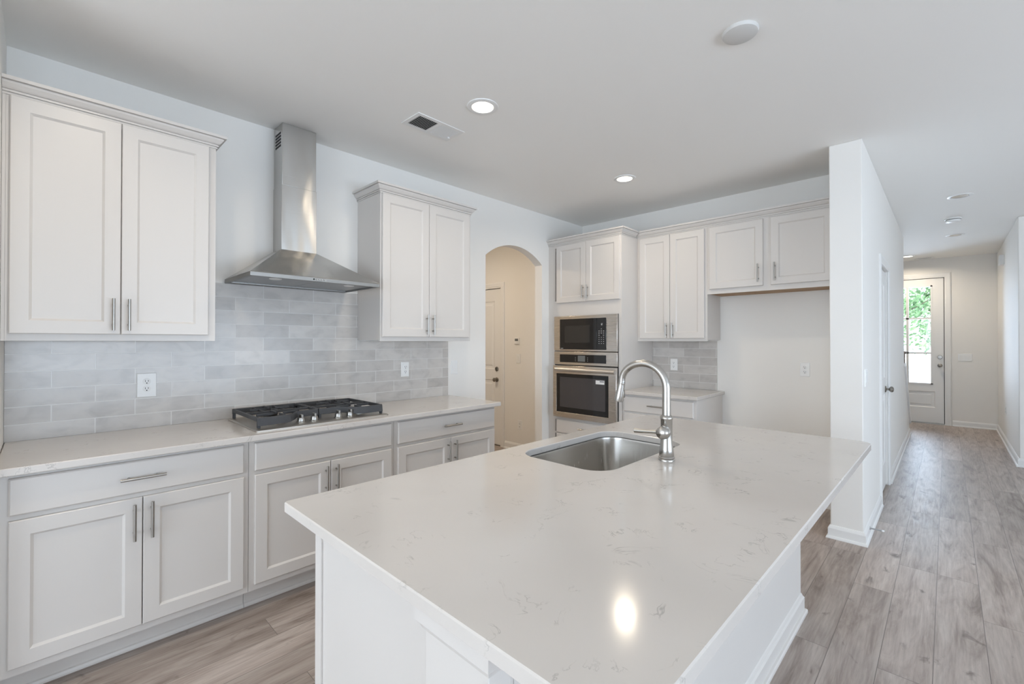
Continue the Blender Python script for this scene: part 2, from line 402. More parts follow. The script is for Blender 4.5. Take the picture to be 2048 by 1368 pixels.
# mud room behind the arch
MY = 4.14; MD0, MD1, MDZ = -5.02, -4.185, 2.066
MB().fillprism([(-5.9, 0), (MD0, 0), (MD0, MDZ), (MD1, MDZ), (MD1, 0), (XW - .10, 0), (XW - .10, H), (-5.9, H)], [], MY, MY + .12, lambda a, b, c: (a, c, b)).build('wall_mudroom_back', M_wall, kind=S)
MB().box(-6.02, -5.9, 1.6, MY + .12, 0, H).build('wall_mudroom_left', M_wall, kind=S)
MB().box(-5.9, XW - .10, 1.48, 1.6, 0, H).build('wall_mudroom_near', M_wall, kind=S)
# rear and right walls with their wide window openings, behind the camera
MB().fillprism([(-3.3, 0), (5.0, 0), (5.0, H), (-3.3, H)], [[(-2.8, .25), (1.6, .25), (1.6, 2.45), (-2.8, 2.45)]], -4.62, -4.5, lambda a, b, c: (a, c, b)).build('wall_rear', M_wall, kind=S)
MB().fillprism([(-4.62, 0), (HY, 0), (HY, H), (-4.62, H)], [[(-1.7, .3), (4.1, .3), (4.1, 2.0), (-1.7, 2.0)]], 4.5, 4.62, lambda a, b, c: (c, a, b)).build('wall_right', M_wall, kind=S)

def frames(name, mp, u0, u1, z0, z1, n):
    mb = MB(); t = .06
    for i in range(n + 1):
        c = u0 + (u1 - u0)*i/n; fbox(mb, mp, max(u0, c - t/2), min(u1, c + t/2), z0, z1, -.09, -.03)
    for z in (z0, z1 - t): fbox(mb, mp, u0, u1, z, z + t, -.09, -.03)
    return mb.build(name, M_trim, kind=S)
frames('window_1', lambda u, z, w_: (u, -4.5 + w_, z), -2.8, 1.6, .25, 2.45, 3)
frames('window_2', lambda u, z, w_: (4.5 - w_, u, z), -1.7, 4.1, .3, 2.0, 5)

baseboard('baseboard_left', [[(XW, 2.46), (XW, A0)]])
baseboard('baseboard_back', [[(-1.53, YB), (CX0, YB)]])
baseboard('baseboard_hall_left', [[(CX0, YB), (CX0, CYF), (CX1, CYF), (CX1, PD0 - .07)], [(CX1, PD1 + .07), (CX1, 8.93)]])
baseboard('baseboard_front', [[(FD1 + .09, YF), (HX, YF)]])
baseboard('baseboard_hall_right', [[(HX, YF), (HX, HY), (HX + 1.5, HY)]])
baseboard('baseboard_mudroom', [[(MD1 + .075, MY), (XW - .10, MY)]])
mb = MB(); mb.prism([(8.98, .19), (7.84, 1.085), (7.84, 1.045), (8.98, .15)], CX0 - .02, CX1 + .02, lambda a, b, c: (c, a, b)); mb.build('trim_1', M_trim, kind=S)

def casing(parent, mp, u0, u1, z1, cw=.07, t=.017):
    mb = MB()
    prof = [(0, 0), (0, t*.6), (.012, t*.6), (.018, t*.8), (cw - .012, t), (cw, t*.8), (cw, 0)]
    ls = []
    for corner in ((u0, 0, -1, 0), (u0, z1, -1, 1), (u1, z1, 1, 1), (u1, 0, 1, 0)):
        ls.append([mp(corner[0] + corner[2]*o, corner[1] + corner[3]*o, w_) for o, w_ in prof])
    mb.loops(ls); return mb.build('casing', M_trim, parent)
def jamb(parent, mp, u0, u1, z1, w0, w1, t=.02):
    mb = MB()
    for a, b in ((u0, u0 + t), (u1 - t, u1)): fbox(mb, mp, a, b, 0, z1, w0, w1)
    fbox(mb, mp, u0 + t, u1 - t, z1 - t, z1, w0, w1); return mb.build('door_stop_strip', M_trim, parent)
def knob(parent, mp, u, z, w0, m, r=.027):
    mb = MB(); o = Vector(mp(u, z, w0)); a = Vector(mp(u, z, w0 + 1)) - o
    mb.lathe(o, [(.031, 0), (.031, .004), (.026, .009), (.011, .011), (.010, .028), (r*.75, .033), (r, .044), (r*.95, .055), (r*.6, .063), (.001, .065)], a)
    return mb.build('knob', m, parent, smooth=True)
def deadbolt(parent, mp, u, z, w0, m):
    mb = MB(); o = Vector(mp(u, z, w0)); a = Vector(mp(u, z, w0 + 1)) - o
    mb.lathe(o, [(.031, 0), (.031, .006), (.026, .012), (.001, .013)], a); fbox(mb, mp, u - .005, u + .005, z - .018, z + .018, w0 + .012, w0 + .026)
    return mb.build('deadbolt', m, parent, smooth=True)
# pantry door in the hall wall
mp = on_x(CX1)
d = panel_face(MB(), on_x(CX1 - .05), PD0 + .006, PD1 - .006, .012, PDZ - .006, .035, [(PD0 + .12, PD1 - .12, .24, .88), (PD0 + .12, PD1 - .12, 1.03, 1.90)], .008, .012, True).build('door_1', M_trim, kind=S)
casing(d, mp, PD0, PD1, PDZ)
knob(d, on_x(CX1 - .05), PD1 - .07, .92, .035, M_darknickel)
for z in (.22, 1.02, 1.82):
    m_ = MB(); m_.tube([mp(PD0 + .006, z - .045, .004), mp(PD0 + .006, z + .045, .004)], .007, 10); m_.build('hinge', M_nickel, d, smooth=True)
jamb(d, mp, PD0, PD1, PDZ, -.09, -.0505)
# mud room door
mp = on_y(MY)
d = panel_face(MB(), on_y(MY + .045), MD0 + .004, MD1 - .006, .012, MDZ - .008, .035, [(MD0 + .12, MD1 - .125, .2, .86), (MD0 + .12, MD1 - .125, 1.0, 1.90)], .009, .014, True).build('door_2', M_trim, kind=S)
casing(d, mp, MD0, MD1, MDZ)
knob(d, on_y(MY + .045), MD1 - .085, .865, .035, M_darknickel)
deadbolt(d, on_y(MY + .045), MD1 - .085, 1.005, .035, M_darknickel)
fbox(MB(), mp, MD0, MD1, 0, .012, -.1, -.01).build('threshold', M_darknickel, d)
jamb(d, mp, MD0, MD1, MDZ, -.085, -.0455)
# front door with six glass lights over one raised panel
mp = on_y(YF); fm = on_y(YF + .05)
GX0, GX1, GZ0, GZ1 = FD0 + .145, FD1 - .145, .655, 2.305
d = MB()
d.fillprism([(FD0 + .009, .018), (FD1 - .009, .018), (FD1 - .009, FDZ - .010), (FD0 + .009, FDZ - .010)], [[(GX0, GZ0), (GX1, GZ0), (GX1, GZ1), (GX0, GZ1)], [(GX0 - .03, .27), (GX1 + .03, .27), (GX1 + .03, .54), (GX0 - .03, .54)]], 0, .045, lambda a, b, c: fm(a, b, c))
panel_face(d, fm, GX0 - .03, GX1 + .03, .27, .54, .040, [(GX0 - .029, GX1 + .029, .271, .539)], .010, .014, True, .0005)
d = d.build('door_3', M_trim, kind=S)
m_ = MB()
for t in (GX0 - .0, GX1 - .022): fbox(m_, fm, t, t + .022, GZ0, GZ1, .008, .052)
for t in (GZ0, GZ1 - .022): fbox(m_, fm, GX0, GX1, t, t + .022, .008, .052)
fbox(m_, fm, (GX0 + GX1)/2 - .017, (GX0 + GX1)/2 + .017, GZ0, GZ1, .012, .048)
for t in (1.176, 1.757): fbox(m_, fm, GX0, GX1, t - .014, t + .014, .012, .048)
m_.build('muntins', M_trim, d)
fbox(MB(), fm, GX0, GX1, GZ0, GZ1, .026, .030).build('pane', M_glass, d)
casing(d, mp, FD0, FD1, FDZ, .075); jamb(d, mp, FD0, FD1, FDZ, -.10, -.0505)
knob(d, fm, FD1 - .056, .975, .045, M_nickel); deadbolt(d, fm, FD1 - .056, 1.112, .045, M_nickel)
fbox(MB(), fm, FD0, FD1, 0, .016, -.06, .06).build('threshold', M_nickel, d)
mb = fbox(MB(), fm, FD0 + .004, FD1 - .004, .013, .022, .02, .043)
for a, b in ((FD0 + .0005, FD0 + .0085), (FD1 - .0085, FD1 - .0005)): fbox(mb, fm, a, b, .018, FDZ - .001, .004, .030)
fbox(mb, fm, FD0 + .009, FD1 - .009, FDZ - .0095, FDZ - .001, .004, .030); mb.build('gap_shade_strip', M_dark, d)  # dark strips that paint the shade in the gap around the door
# ------------------------------------------------------------------ outdoors beyond the front door
MB().box(-40, 40, YF + .14, 60, -.25, -.15).build('ground', M_drive, kind=S)
def tree(x, y, h, r, label):
    t = thing('tree', label, 'tree', (x, y, -.15), 'trees beyond the front door')
    m_ = MB(); m_.tube([(x, y, -.15), (x + .1, y, h*.3), (x - .05, y + .1, h*.55), (x, y, h*.85)], [.22, .17, .12, .04], 10)
    for k in range(7):
        a = k*2.4; z = h*(.28 + .08*k); m_.tube([(x, y, z), (x + math.cos(a)*r*.4, y + math.sin(a)*r*.4, z + .5), (x + math.cos(a)*r*.75, y + math.sin(a)*r*.75, z + 1.0)], [.07, .045, .02], 6)
    m_.build('trunk', M_bark, t, smooth=True)
    m_ = MB()
    cl = [(x + random.uniform(-.7, .7)*r, y + random.uniform(-.7, .7)*r, random.uniform(1.2, h), random.uniform(.5, 1.0)) for _ in range(70)]
    for cx, cy, cz, cr in cl:
        for _ in range(60):
            v = Vector((random.gauss(0, 1), random.gauss(0, 1), random.gauss(0, .8))).normalized()*cr*random.uniform(.55, 1)
            p = Vector((cx, cy, cz)) + v; n_ = Vector((random.gauss(0, 1), random.gauss(0, 1), random.gauss(.6, 1))).normalized()
            a = n_.orthogonal().normalized(); b = n_.cross(a); s_ = random.uniform(.09, .17)
            m_.add([p - a*s_, p - b*s_*.55, p + a*s_, p + b*s_*.55], [(0, 1, 2, 3)])
    m_.build('foliage', M_leaf, t)
for x, y, h, r, lb in ((-2.3, 30, 8.5, 2.2, 'leafy green tree seen through the left glass lights of the front door'), (-.3, 36.5, 8.0, 2.2, 'leafy green tree seen through the right glass lights of the front door')):
    tree(x, y, h, r, lb)

# ------------------------------------------------------------------ range wall: base cabinets
FX = -2.543                                    # face frame plane; doors stand 20 mm proud
def base_unit(y0, y1, dr, doors, label, has_handle=True, end=False):
    t = thing('base_cabinet', label, 'cabinet', (XW + .3, (y0 + y1)/2, 0), 'white base cabinets along the range wall')
    mb = MB().box(XW + .002, FX - .02, y0 + .001, y1 - .001, .105, ZC - .031); mb.build('carcass', M_cab, t)
    mp = on_x(FX); mb = MB(); lo, hi = dr[0] + .012, dr[1] - .012; g = .001
    for a, b in ((y0 + g, lo), (hi, y1 - g)): fbox(mb, mp, a, b, .105, ZC - .031, -.019, 0)
    for a, b in ((.105, .155), (.682, .722), (.84, ZC - .031)): fbox(mb, mp, lo, hi, a, b, -.019, 0)
    mb.build('face_frame', M_cab, t)
    drawer(t, mp, dr[0], dr[1], .712, .852, has_handle, 'drawer' if has_handle else 'false_drawer_front')
    mid = (doors[0] + doors[1])/2
    shaker(t, mp, doors[0], mid - .0015, .139, .692, (mid - .030, .594), hl=.155)
    shaker(t, mp, mid + .0015, doors[1], .139, .692, (mid + .030, .594), hl=.155)
    mb = MB().box(XW + .05, FX - .078, y0 + .001, y1 - (.012 if end else .001), 0, .104)
    mb.build('toe_kick', M_cab, t)
    MB().sweep([(FX - .078, y0 + .001), (FX - .078, y1 - .001)], [(0, 0), (.012, 0), (.012, .008), (.008, .017), (0, .02)]).build('shoe_molding', M_cab, t)
    if end: MB().box(XW + .002, FX, y1 - .001, y1 + .004, .0, ZC - .031).build('end_panel', M_cab, t)
base_unit(YE + .002, .725, (-.085, .70), (-.085, .70), 'white base cabinet with two doors under the bare counter left of the cooktop')
base_unit(.725, 1.555, (.75, 1.531), (.75, 1.531), 'white base cabinet with plain false drawer front directly under the cooktop', False)
base_unit(1.555, 2.44, (1.578, 2.43), (1.578, 2.43), 'white base cabinet at the end of the range counter beside the archway', True, True)
def slab(name, outer, hole, xf, label, z1=ZC, th=.03, e=.003):
    mb = MB(); ins = inset(outer, e)
    for lp_, sg in [(outer, 1)] + ([(hole, -1)] if hole else []):
        i_ = inset(lp_, e) if sg == 1 else inset(lp_, -e)
        mb.loops([[(a, b, z1 - th) for a, b in i_], [(a, b, z1 - th + e) for a, b in lp_], [(a, b, z1 - e) for a, b in lp_], [(a, b, z1) for a, b in i_]], False, False)
    hi_ = [inset(hole, -e)] if hole else []
    t_ = MB().fillprism(ins, hi_, z1 - th, z1, lambda a, b, c: (a, b, c))
    n2 = [f for f in t_.f if len(f) == 3]; mb.add(t_.v, n2)
    o = mb.build(name, M_quartz, None, xf); return tag(o, label, 'countertop')
slab('countertop', rrect(XW + .001, -2.488, YE + .001, 2.469, [.015, .0, .0, .0][0:1]*1 + [.012, .001, .001], 4), None, None, 'long cream quartz countertop along the tiled range wall under the hood')
o = MB()
o.prism([(YE + .001, ZC + .0005), (2.454, ZC + .0005), (2.454, 1.3695), (1.615, 1.3695), (1.615, 1.718), (.64, 1.718), (.64, 1.3695), (YE + .001, 1.3695)], XW + .0005, XW + .009, lambda a, b, c: (c, a, b))
tag(o.build('tile_backsplash', M_tile_l, kind=None), 'long grey glazed brick tile backsplash behind the cooktop and under the hood', 'backsplash')

# ------------------------------------------------------------------ wall cabinets on the range wall
UX = -2.819; UZ0, UZ1 = 1.371, 2.405
def range_upper(y0, y1, d0, d1, dm, label, path, hz):
    t = thing('wall_cabinet', label, 'cabinet', (XW + .16, (y0 + y1)/2, UZ0), 'white wall cabinets')
    MB().box(XW + .001, UX - .02, y0 + .001, y1 - .001, UZ0 + .006, UZ1).build('carcass', M_cab, t)
    mp = on_x(UX); mb = MB()
    for a, b in ((y0, d0 + .012), (d1 - .012, y1)): fbox(mb, mp, a, b, UZ0, UZ1, -.02, 0)
    for a, b in ((UZ0, UZ0 + .045), (UZ1 - .03, UZ1)): fbox(mb, mp, d0 + .012, d1 - .012, a, b, -.02, 0)
    mb.build('face_frame', M_cab, t)
    shaker(t, mp, d0, dm - .0015, 1.401, 2.396, (dm - .028, hz), hl=.148)
    shaker(t, mp, dm + .0015, d1, 1.401, 2.396, (dm + .028, hz), hl=.148)
    crown(t, path, UZ1 - .006)
    return t
t = range_upper(YE + .012, .64, -.098, .606, .2555, 'wide white two-door wall cabinet left of the steel hood', [(UX, YE + .001), (UX, .64), (XW + .001, .64)], 1.493)
fbox(MB(), on_x(UX), YE + .001, YE + .0115, UZ0, UZ1, -.02, .0).build('filler_strip', M_cab, t)
range_upper(1.615, 2.432, 1.624, 2.408, 2.0145, 'narrower white two-door wall cabinet between the steel hood and archway', [(XW + .001, 1.615), (UX, 1.615), (UX, 2.432), (XW + .001, 2.432)], 1.493)

# ------------------------------------------------------------------ range hood
t = thing('range_hood', 'stainless steel chimney range hood mounted over the cooktop', 'range hood', (XW, 1.141, 1.72))
h0, h1, hx = .762, 1.52, XW + .485; c0, c1, cx = 1.033, 1.25, XW + .152; hz = 1.742
X0 = XW + .001
rq = lambda x1, a, b, z: [(X0, a, z), (x1, a, z), (x1, b, z), (X0, b, z)]
MB().loops([rq(hx, h0, h1, hz), rq(hx - .003, h0 + .003, h1 - .003, hz + .003), rq(cx + .004, c0 - .004, c1 + .004, 1.943)]).build('canopy', M_steel_y, t)
mb = MB()      # rim around the open underside
mb.box(hx - .018, hx, h0, h1, 1.719, hz); mb.box(X0, hx - .018, h0, h0 + .018, 1.719, hz); mb.box(X0, hx - .018, h1 - .018, h1, 1.719, hz); mb.box(X0, X0 + .05, h0 + .018, h1 - .018, 1.719, hz)
mb.build('rim', M_steel_rim, t, bevel=.0015)
mb = MB()
for a, b in ((h0 + .02, 1.139), (1.143, h1 - .02)):
    mb.box(X0 + .06, hx - .03, a, b, 1.727, 1.738)
mb.build('grease_filter', steel('filter_steel', (.35, .35, .35), .3, .4, 0), t, bevel=.002)
for yy in (.92, 1.36):
    MB().lathe((hx - .10, yy, 1.7265), [(.033, .0), (.033, -.004), (.026, -.006), (.001, -.006)]).build('hood_lamp', M_plate, t, smooth=True)
mb = MB().box(X0, cx, c0, c1, 1.9435, 2.352); mb.build('lower_flue', M_steel_y, t, bevel=.0015)
mb = MB().box(X0, cx - .003, c0 + .003, c1 - .003, 2.352, H - .001); mb.build('upper_flue', M_steel_y, t, bevel=.0015)
mb = MB()
for k in range(5): mb.box(X0 + .03, cx - .03, c0 + .0018, c0 + .006, 2.60 + .02*k, 2.612 + .02*k)
mb.build('vent_slots', M_dark, t)
mb = MB().box(hx, hx + .0012, 1.086, 1.170, 1.724, 1.738); mb.build('control_plate', M_nickel, t)
for k in range(5):
    y_ = 1.096 + .0155*k
    MB().lathe((hx + .0012, y_, 1.731), [(.005, 0), (.005, .003), (.004, .0045), (.0005, .0045)], (1, 0, 0), 12).build('button', M_dark if k == 0 else M_chrome, t, smooth=True)

# ------------------------------------------------------------------ gas cooktop
t = thing('gas_cooktop', 'stainless gas cooktop with black cast iron grates on the range counter', 'cooktop', (-2.82, 1.147, ZC))
k0, k1, kx0, kx1 = .765, 1.53, -3.085, -2.558; zt = ZC + .010
mb = MB(); o_ = rrect(kx0, kx1, k0, k1, .012, 4)
mb.loops([[(a, b, ZC + .0005) for a, b in o_], [(a, b, ZC + .006) for a, b in o_], [(a, b, zt) for a, b in inset(o_, .010)]]).build('base_plate', M_cook, t)
BUR = [(-2.95, .955, .045), (-2.72, .925, .036), (-2.95, 1.34, .036), (-2.72, 1.40, .045)]
for bx, by, br_ in BUR:
    b_ = MB().lathe((bx, by, zt - .001), [(br_*1.15, 0), (br_*1.1, .012), (br_*.8, .016), (br_*.8, .018)]).build('burner', M_nickel, t, smooth=True)
    MB().lathe((bx, by, zt + .017), [(br_*.95, 0), (br_, .004), (br_*.97, .009), (br_*.6, .012), (.001, .0125)]).build('burner_cap', M_black, b_, smooth=True)
def grate(ya, yb, mir):
    mb = MB(); z1 = ZC + .066; zb = z1 - .014
    Y = (lambda v: v) if not mir else (lambda v: ya + yb - v)
    # front fascia: stands forward at the outer end and swings back round the knobs
    fr = [(-2.612, ya), (-2.612, ya + .135), (-2.622, ya + .170), (-2.665, ya + .210), (-2.705, ya + .235), (-2.712, ya + .27), (-2.712, yb)]
    bk = [(a - .013, b) for a, b in fr]
    low = [ZC + .022]*2 + [ZC + .024, ZC + .028, ZC + .030, ZC + .030, ZC + .030]
    ls = [[(fr[i][0] + .006, Y(fr[i][1]), low[i]), (fr[i][0], Y(fr[i][1]), z1 - .004), (fr[i][0] - .004, Y(fr[i][1]), z1), (bk[i][0], Y(bk[i][1]), z1 - .002), (bk[i][0] + .003, Y(bk[i][1]), low[i])] for i in range(len(fr))]
    mb.loops(ls)
    def bar(x0, y0_, x1, y1_, w_=.011, top=z1, bot=zb):
        d_ = Vector((x1 - x0, y1_ - y0_)).normalized(); n_ = Vector((-d_.y, d_.x))*w_/2
        q_ = [(x0 + n_.x, Y(y0_ + n_.y)), (x0 - n_.x, Y(y0_ - n_.y)), (x1 - n_.x, Y(y1_ - n_.y)), (x1 + n_.x, Y(y1_ + n_.y))]
        mb.loops([[(a, b, bot) for a, b in q_], [(a, b, top) for a, b in q_]])
    bar(-2.618, ya + .006, -3.06, ya + .006, .013, z1, z1 - .020)          # outer side rail
    bar(-3.06, ya, -3.06, yb, .013, z1, z1 - .030)                        # back rail
    bar(-2.715, yb - .006, -3.06, yb - .006, .012)                         # middle rail
    bar(-2.835, ya + .006, -2.835, yb - .006, .011)
    for px, py in ((-2.618, ya + .008), (-3.055, ya + .008), (-3.055, yb - .008), (-2.72, yb - .008)):
        mb.box(px - .009, px + .009, min(Y(py - .007), Y(py + .007)), max(Y(py - .007), Y(py + .007)), zt, z1 - .006)
    ym = (ya + yb)/2 - (.01 if True else 0)
    for cx_, cy_ in ((-2.95, ym), (-2.73, ym - .03)):
        for a in range(4):
            an = PI/2*a; dx, dy = math.cos(an), math.sin(an); ln = .11 if dx else .17
            xa, ya_ = cx_ + dx*.028, cy_ + dy*.028; xb, yb_ = cx_ + dx*ln, cy_ + dy*ln
            xb = max(-3.055, min(-2.62 if cy_ < ya + .2 else -2.72, xb)); yb_ = max(ya + .006, min(yb - .006, yb_))
            bar(xa, ya_, xb, yb_, .009, z1 + .003, zb + .002)
    for q_ in (.30, .62):
        bar(-2.835, ya + (yb - ya)*q_, -3.06, ya + (yb - ya)*q_, .008, z1 - .002, zb + .002)
    return mb.build('grate', M_black, t, bevel=.0015)
grate(.785, 1.146, False); grate(1.150, 1.515, True)
for yk in (1.023, 1.097, 1.241, 1.315):
    c_ = (-2.648, yk, zt)
    k_ = MB().lathe(c_, [(.025, 0), (.025, .003), (.021, .006), (.0195, .022), (.018, .026), (.001, .0265)]).build('knob', M_nickel, t, smooth=True)
    MB().box(-2.648 - .020, -2.648 + .020, yk - .0055, yk + .0055, zt + .024, zt + .043).build('grip', M_nickel, k_, bevel=.002)

# ------------------------------------------------------------------ back wall: oven tower
OX1, OY = -2.245, 3.845
t = thing('oven_cabinet', 'tall white oven tower in the corner beside the archway', 'cabinet', (-2.69, 4.16, 0))
mp = on_y(OY); mb = MB()
OA0, OA1, OZ0, OZ1 = -3.052, -2.276, .566, 1.635
mb.box(XW + .001, -3.06, OY + .02, YB - .001, 0, UZ1); mb.box(-2.264, OX1, OY + .02, YB - .001, 0, UZ1)
mb.box(-3.06, -2.264, OY + .02, YB - .001, OZ1 + .004, UZ1); mb.box(-3.06, -2.264, OY + .02, YB - .001, .1, OZ0 - .004); mb.box(-3.06, -2.264, YB - .03, YB - .001, OZ0 - .004, OZ1 + .004)
mb.build('carcass', M_cab, t)
mb = MB()
fbox(mb, mp, XW + .001, -3.075, 0.1, UZ1, -.02, -.004)
for a, b in ((-3.072, OA0), (OA1, OX1)): fbox(mb, mp, a, b, .1, UZ1, -.02, 0)
for a, b in ((.1, .14), (.385, .405), (.535, OZ0), (OZ1, 1.80), (2.37, UZ1)): fbox(mb, mp, OA0, OA1, a, b, -.02, 0)
mb.build('face_frame', M_cab, t)
shaker(t, mp, -3.022, -2.6475, 1.777, 2.388, (-2.674, 1.875), hl=.135)
shaker(t, mp, -2.6445, -2.258, 1.777, 2.388, (-2.618, 1.875), hl=.135)
drawer(t, mp, -3.022, -2.262, .40, .54); drawer(t, mp, -3.022, -2.262, .125, .388)
crown(t, [(XW + .001, OY), (OX1, OY), (OX1, 4.157 - .044)], UZ1 - .006)
MB().box(XW + .001, OX1 - .002, OY + .08, OY + .1, 0, .1).build('toe_kick', M_cab, t)

mp = on_y(OY - .001)
t = thing('built_in_microwave', 'stainless built-in microwave with black glass above the wall oven', 'microwave', (-2.664, OY, 1.266))
mb = MB(); fbox(mb, mp, OA0 + .003, OA1 - .003, 1.268, 1.634, 0, .022); mb.build('trim_frame', M_steel_x, t, bevel=.003)
gx0, gx1, gz0, gz1 = -2.966, -2.402, 1.285, 1.602; gs = -2.505
fbox(MB(), mp, gx0, gs - .001, gz0, gz1, .0225, .030).build('glass_door', M_blackglass, t, bevel=.002)
fbox(MB(), mp, gx0 + .065, gs - .08, gz0 + .07, gz1 - .07, .0302, .0306).build('viewing_window', M_micglass, t)
p_ = fbox(MB(), mp, gs + .001, gx1, gz0, gz1, .0225, .030).build('control_panel', M_blackglass, t, bevel=.002)
mb = MB()
for r_ in range(8):
    for c_ in range(3):
        if r_ in (0,) and c_ != 1 or (r_ == 3 and c_ == 1): continue
        u_ = gs + .028 + .026*c_; z_ = 1.492 - .0205*r_
        wd = .006 if 1 <= r_ <= 3 else .0035
        fbox(mb, mp, u_ - wd, u_ + wd, z_ - .0025, z_ + .0025, .0302, .0308)
mb.build('keypad', M_grey, p_)
def seg7(mb, mp, u, z, s, ch, w0, w1):
    segs = {'1': 'bc', '2': 'abged', '0': 'abcdef'}[ch]; k = s*.5; th = s*.07
    P = {'a': (0, k, s, s), 'g': (0, k, s/2, s/2), 'd': (0, k, 0, 0), 'b': (k, k, s/2, s), 'c': (k, k, 0, s/2), 'e': (0, 0, 0, s/2), 'f': (0, 0, s/2, s)}
    for q in segs:
        a, b, c, d_ = P[q]; fbox(mb, mp, u + a - th, u + b + th, z + c - th, z + d_ + th, w0, w1)
mb = MB()
for i, ch in enumerate('12'): seg7(mb, mp, gs + .046 + .012*i, 1.530, .016, ch, .0302, .0308)
mb.build('clock_display', M_label, p_)
fbox(MB(), mp, gx0 + .012, gx0 + .045, gz0 + .008, gz0 + .013, .0302, .0306).build('maker_mark', M_grey, t)

t = thing('wall_oven', 'stainless built-in wall oven with wide dark window under the microwave', 'oven', (-2.664, OY, .57))
p_ = fbox(MB(), mp, OA0 + .003, OA1 - .003, 1.124, 1.262, 0, .022).build('control_panel', M_steel_x, t, bevel=.003)
fbox(MB(), mp, -2.968, -2.402, 1.150, 1.232, .0222, .027).build('control_glass', M_blackglass, p_, bevel=.001)
fbox(MB(), mp, -2.735, -2.645, 1.162, 1.222, .0272, .0278).build('display', M_screen, p_)
for u_ in (-2.765, -2.615):
    mb = MB()
    for z_ in (1.170, 1.186, 1.202): fbox(mb, mp, u_ - .003, u_ + .003, z_ - .002, z_ + .002, .0272, .0278)
    mb.build('touch_keys', M_grey, p_)
fbox(MB(), mp, OA0 + .006, OA1 - .006, .57, 1.124, 0, .010).build('cavity_front', M_dark, t)
wx0, wx1, wz0, wz1 = -3.003, -2.366, .626, 1.030
d = MB(); d.fillprism([(OA0 + .003, .570), (OA1 - .003, .570), (OA1 - .003, 1.114), (OA0 + .003, 1.114)], [[(wx0, wz0), (wx1, wz0), (wx1, wz1), (wx0, wz1)]], .011, .040, lambda a, b, c: mp(a, b, c))
d = d.build('oven_door', M_steel_x, t, bevel=.003)
fbox(MB(), mp, wx0 + .0005, wx1 - .0005, wz0 + .0005, wz1 - .0005, .012, .0385).build('door_glass', M_blackglass, d)
fbox(MB(), mp, wx0 + .045, wx1 - .035, wz0 + .055, wz1 - .035, .0387, .0390).build('viewing_window', M_ovenglass, d)
mb = MB(); fbox(mb, mp, wx1 - .145, wx1 - .045, wz1 - .085, wz1 - .047, .0392, .0396); mb.build('sticker', M_label, d)
mb = MB(); fbox(mb, mp, wx1 - .098, wx1 - .05, wz1 - .064, wz1 - .052, .0397, .0399); mb.build('sticker_band', M_ink, d)
mb = MB(); mb.tube([mp(OA0 + .056, 1.074, .066), mp(OA1 - .004, 1.074, .066)], .020, 20)
for u_ in (OA0 + .09, OA1 - .05): mb.tube([mp(u_, 1.074, .038), mp(u_, 1.074, .062)], .011, 12)
mb.build('handle', mat('oven_handle_steel', (.66, .63, .59), .42, 1), d, smooth=True)

# ------------------------------------------------------------------ back wall cabinets
BY = 4.157; mp = on_y(BY)
def back_upper(x0, x1, z0, z1d, ds, label, hz, hl, cx1, hdl):
    t = thing('wall_cabinet', label, 'cabinet', ((x0 + x1)/2, BY + .16, z0), 'white wall cabinets')
    MB().box(x0 + .001, x1 - .001, BY + .02, YB - .001, z0 + .012, UZ1).build('carcass', M_cab, t)
    mb = MB(); us = [x0 + .0005]
    for a, b in ds: us += [a + .012, b - .012]
    us.append(x1 - .0005)
    for i in range(0, len(us), 2): fbox(mb, mp, us[i], us[i+1], z0, UZ1, -.02, 0)
    for i in range(1, len(us) - 1, 2):
        for a, b in ((z0, z0 + .045), (UZ1 - .03, UZ1)): fbox(mb, mp, us[i], us[i+1], a, b, -.02, 0)
    mb.build('face_frame', M_cab, t)
    for (a, b), hu in zip(ds, hdl): shaker(t, mp, a, b, z1d, 2.388, (hu, hz), hl=hl)
    crown(t, [(x0 + (.0 if x0 > -2 else .001), BY), (x1, BY)], UZ1 - .006)
    return t
back_upper(OX1, -1.556, 1.371, 1.398, [(-2.213, -1.9025), (-1.8995, -1.578)], 'tall white two-door wall cabinet on the back wall right of the oven tower', 1.475, .14, 0, (-1.932, -1.870))
t = back_upper(-1.556, CX0 - .001, 1.793, 1.835, [(-1.533, -1.098), (-1.041, -.612)], 'short white wall cabinet with raw wood underside above the empty fridge space', 1.94, .15, 0, (-1.132, -1.008))
MB().box(-1.545, CX0 - .003, BY + .021, YB - .001, 1.796, 1.8045).build('underside_board', M_wood, t)
# drawer base with its own worktop
t = thing('drawer_cabinet', 'white drawer base cabinet beside the oven tower on the back wall', 'cabinet', (-1.885, 4.17, 0))
BF = 3.865; mp = on_y(BF); bx0, bx1 = OX1 + .001, -1.538
MB().box(bx0, bx1, BF + .02, YB - .001, .1, ZC - .031).build('carcass', M_cab, t)
mb = MB()
for a, b in ((bx0, bx0 + .035), (bx1 - .035, bx1)): fbox(mb, mp, a, b, .1, ZC - .031, -.02, 0)
for a, b in ((.1, .145), (.40, .43), (.685, .715), (.845, ZC - .031)): fbox(mb, mp, bx0 + .035, bx1 - .035, a, b, -.02, 0)
mb.build('face_frame', M_cab, t)
for a, b in ((.71, .85), (.425, .69), (.14, .405)): drawer(t, mp, bx0 + .02, bx1 - .022, a, b)
MB().box(bx0, bx1 - .002, BF + .08, BF + .1, 0, .1).build('toe_kick', M_cab, t)
slab('countertop', rrect(bx0, -1.516, 3.822, YB - .001, .004, 2), None, None, 'small cream quartz countertop beside the oven tower under the tall cabinet')
o = MB().box(bx0 + .001, -1.586, YB - .009, YB - .0005, ZC + .0005, 1.3695)
tag(o.build('tile_backsplash', M_tile_b), 'small grey glazed tile backsplash between the oven tower and fridge space', 'backsplash')

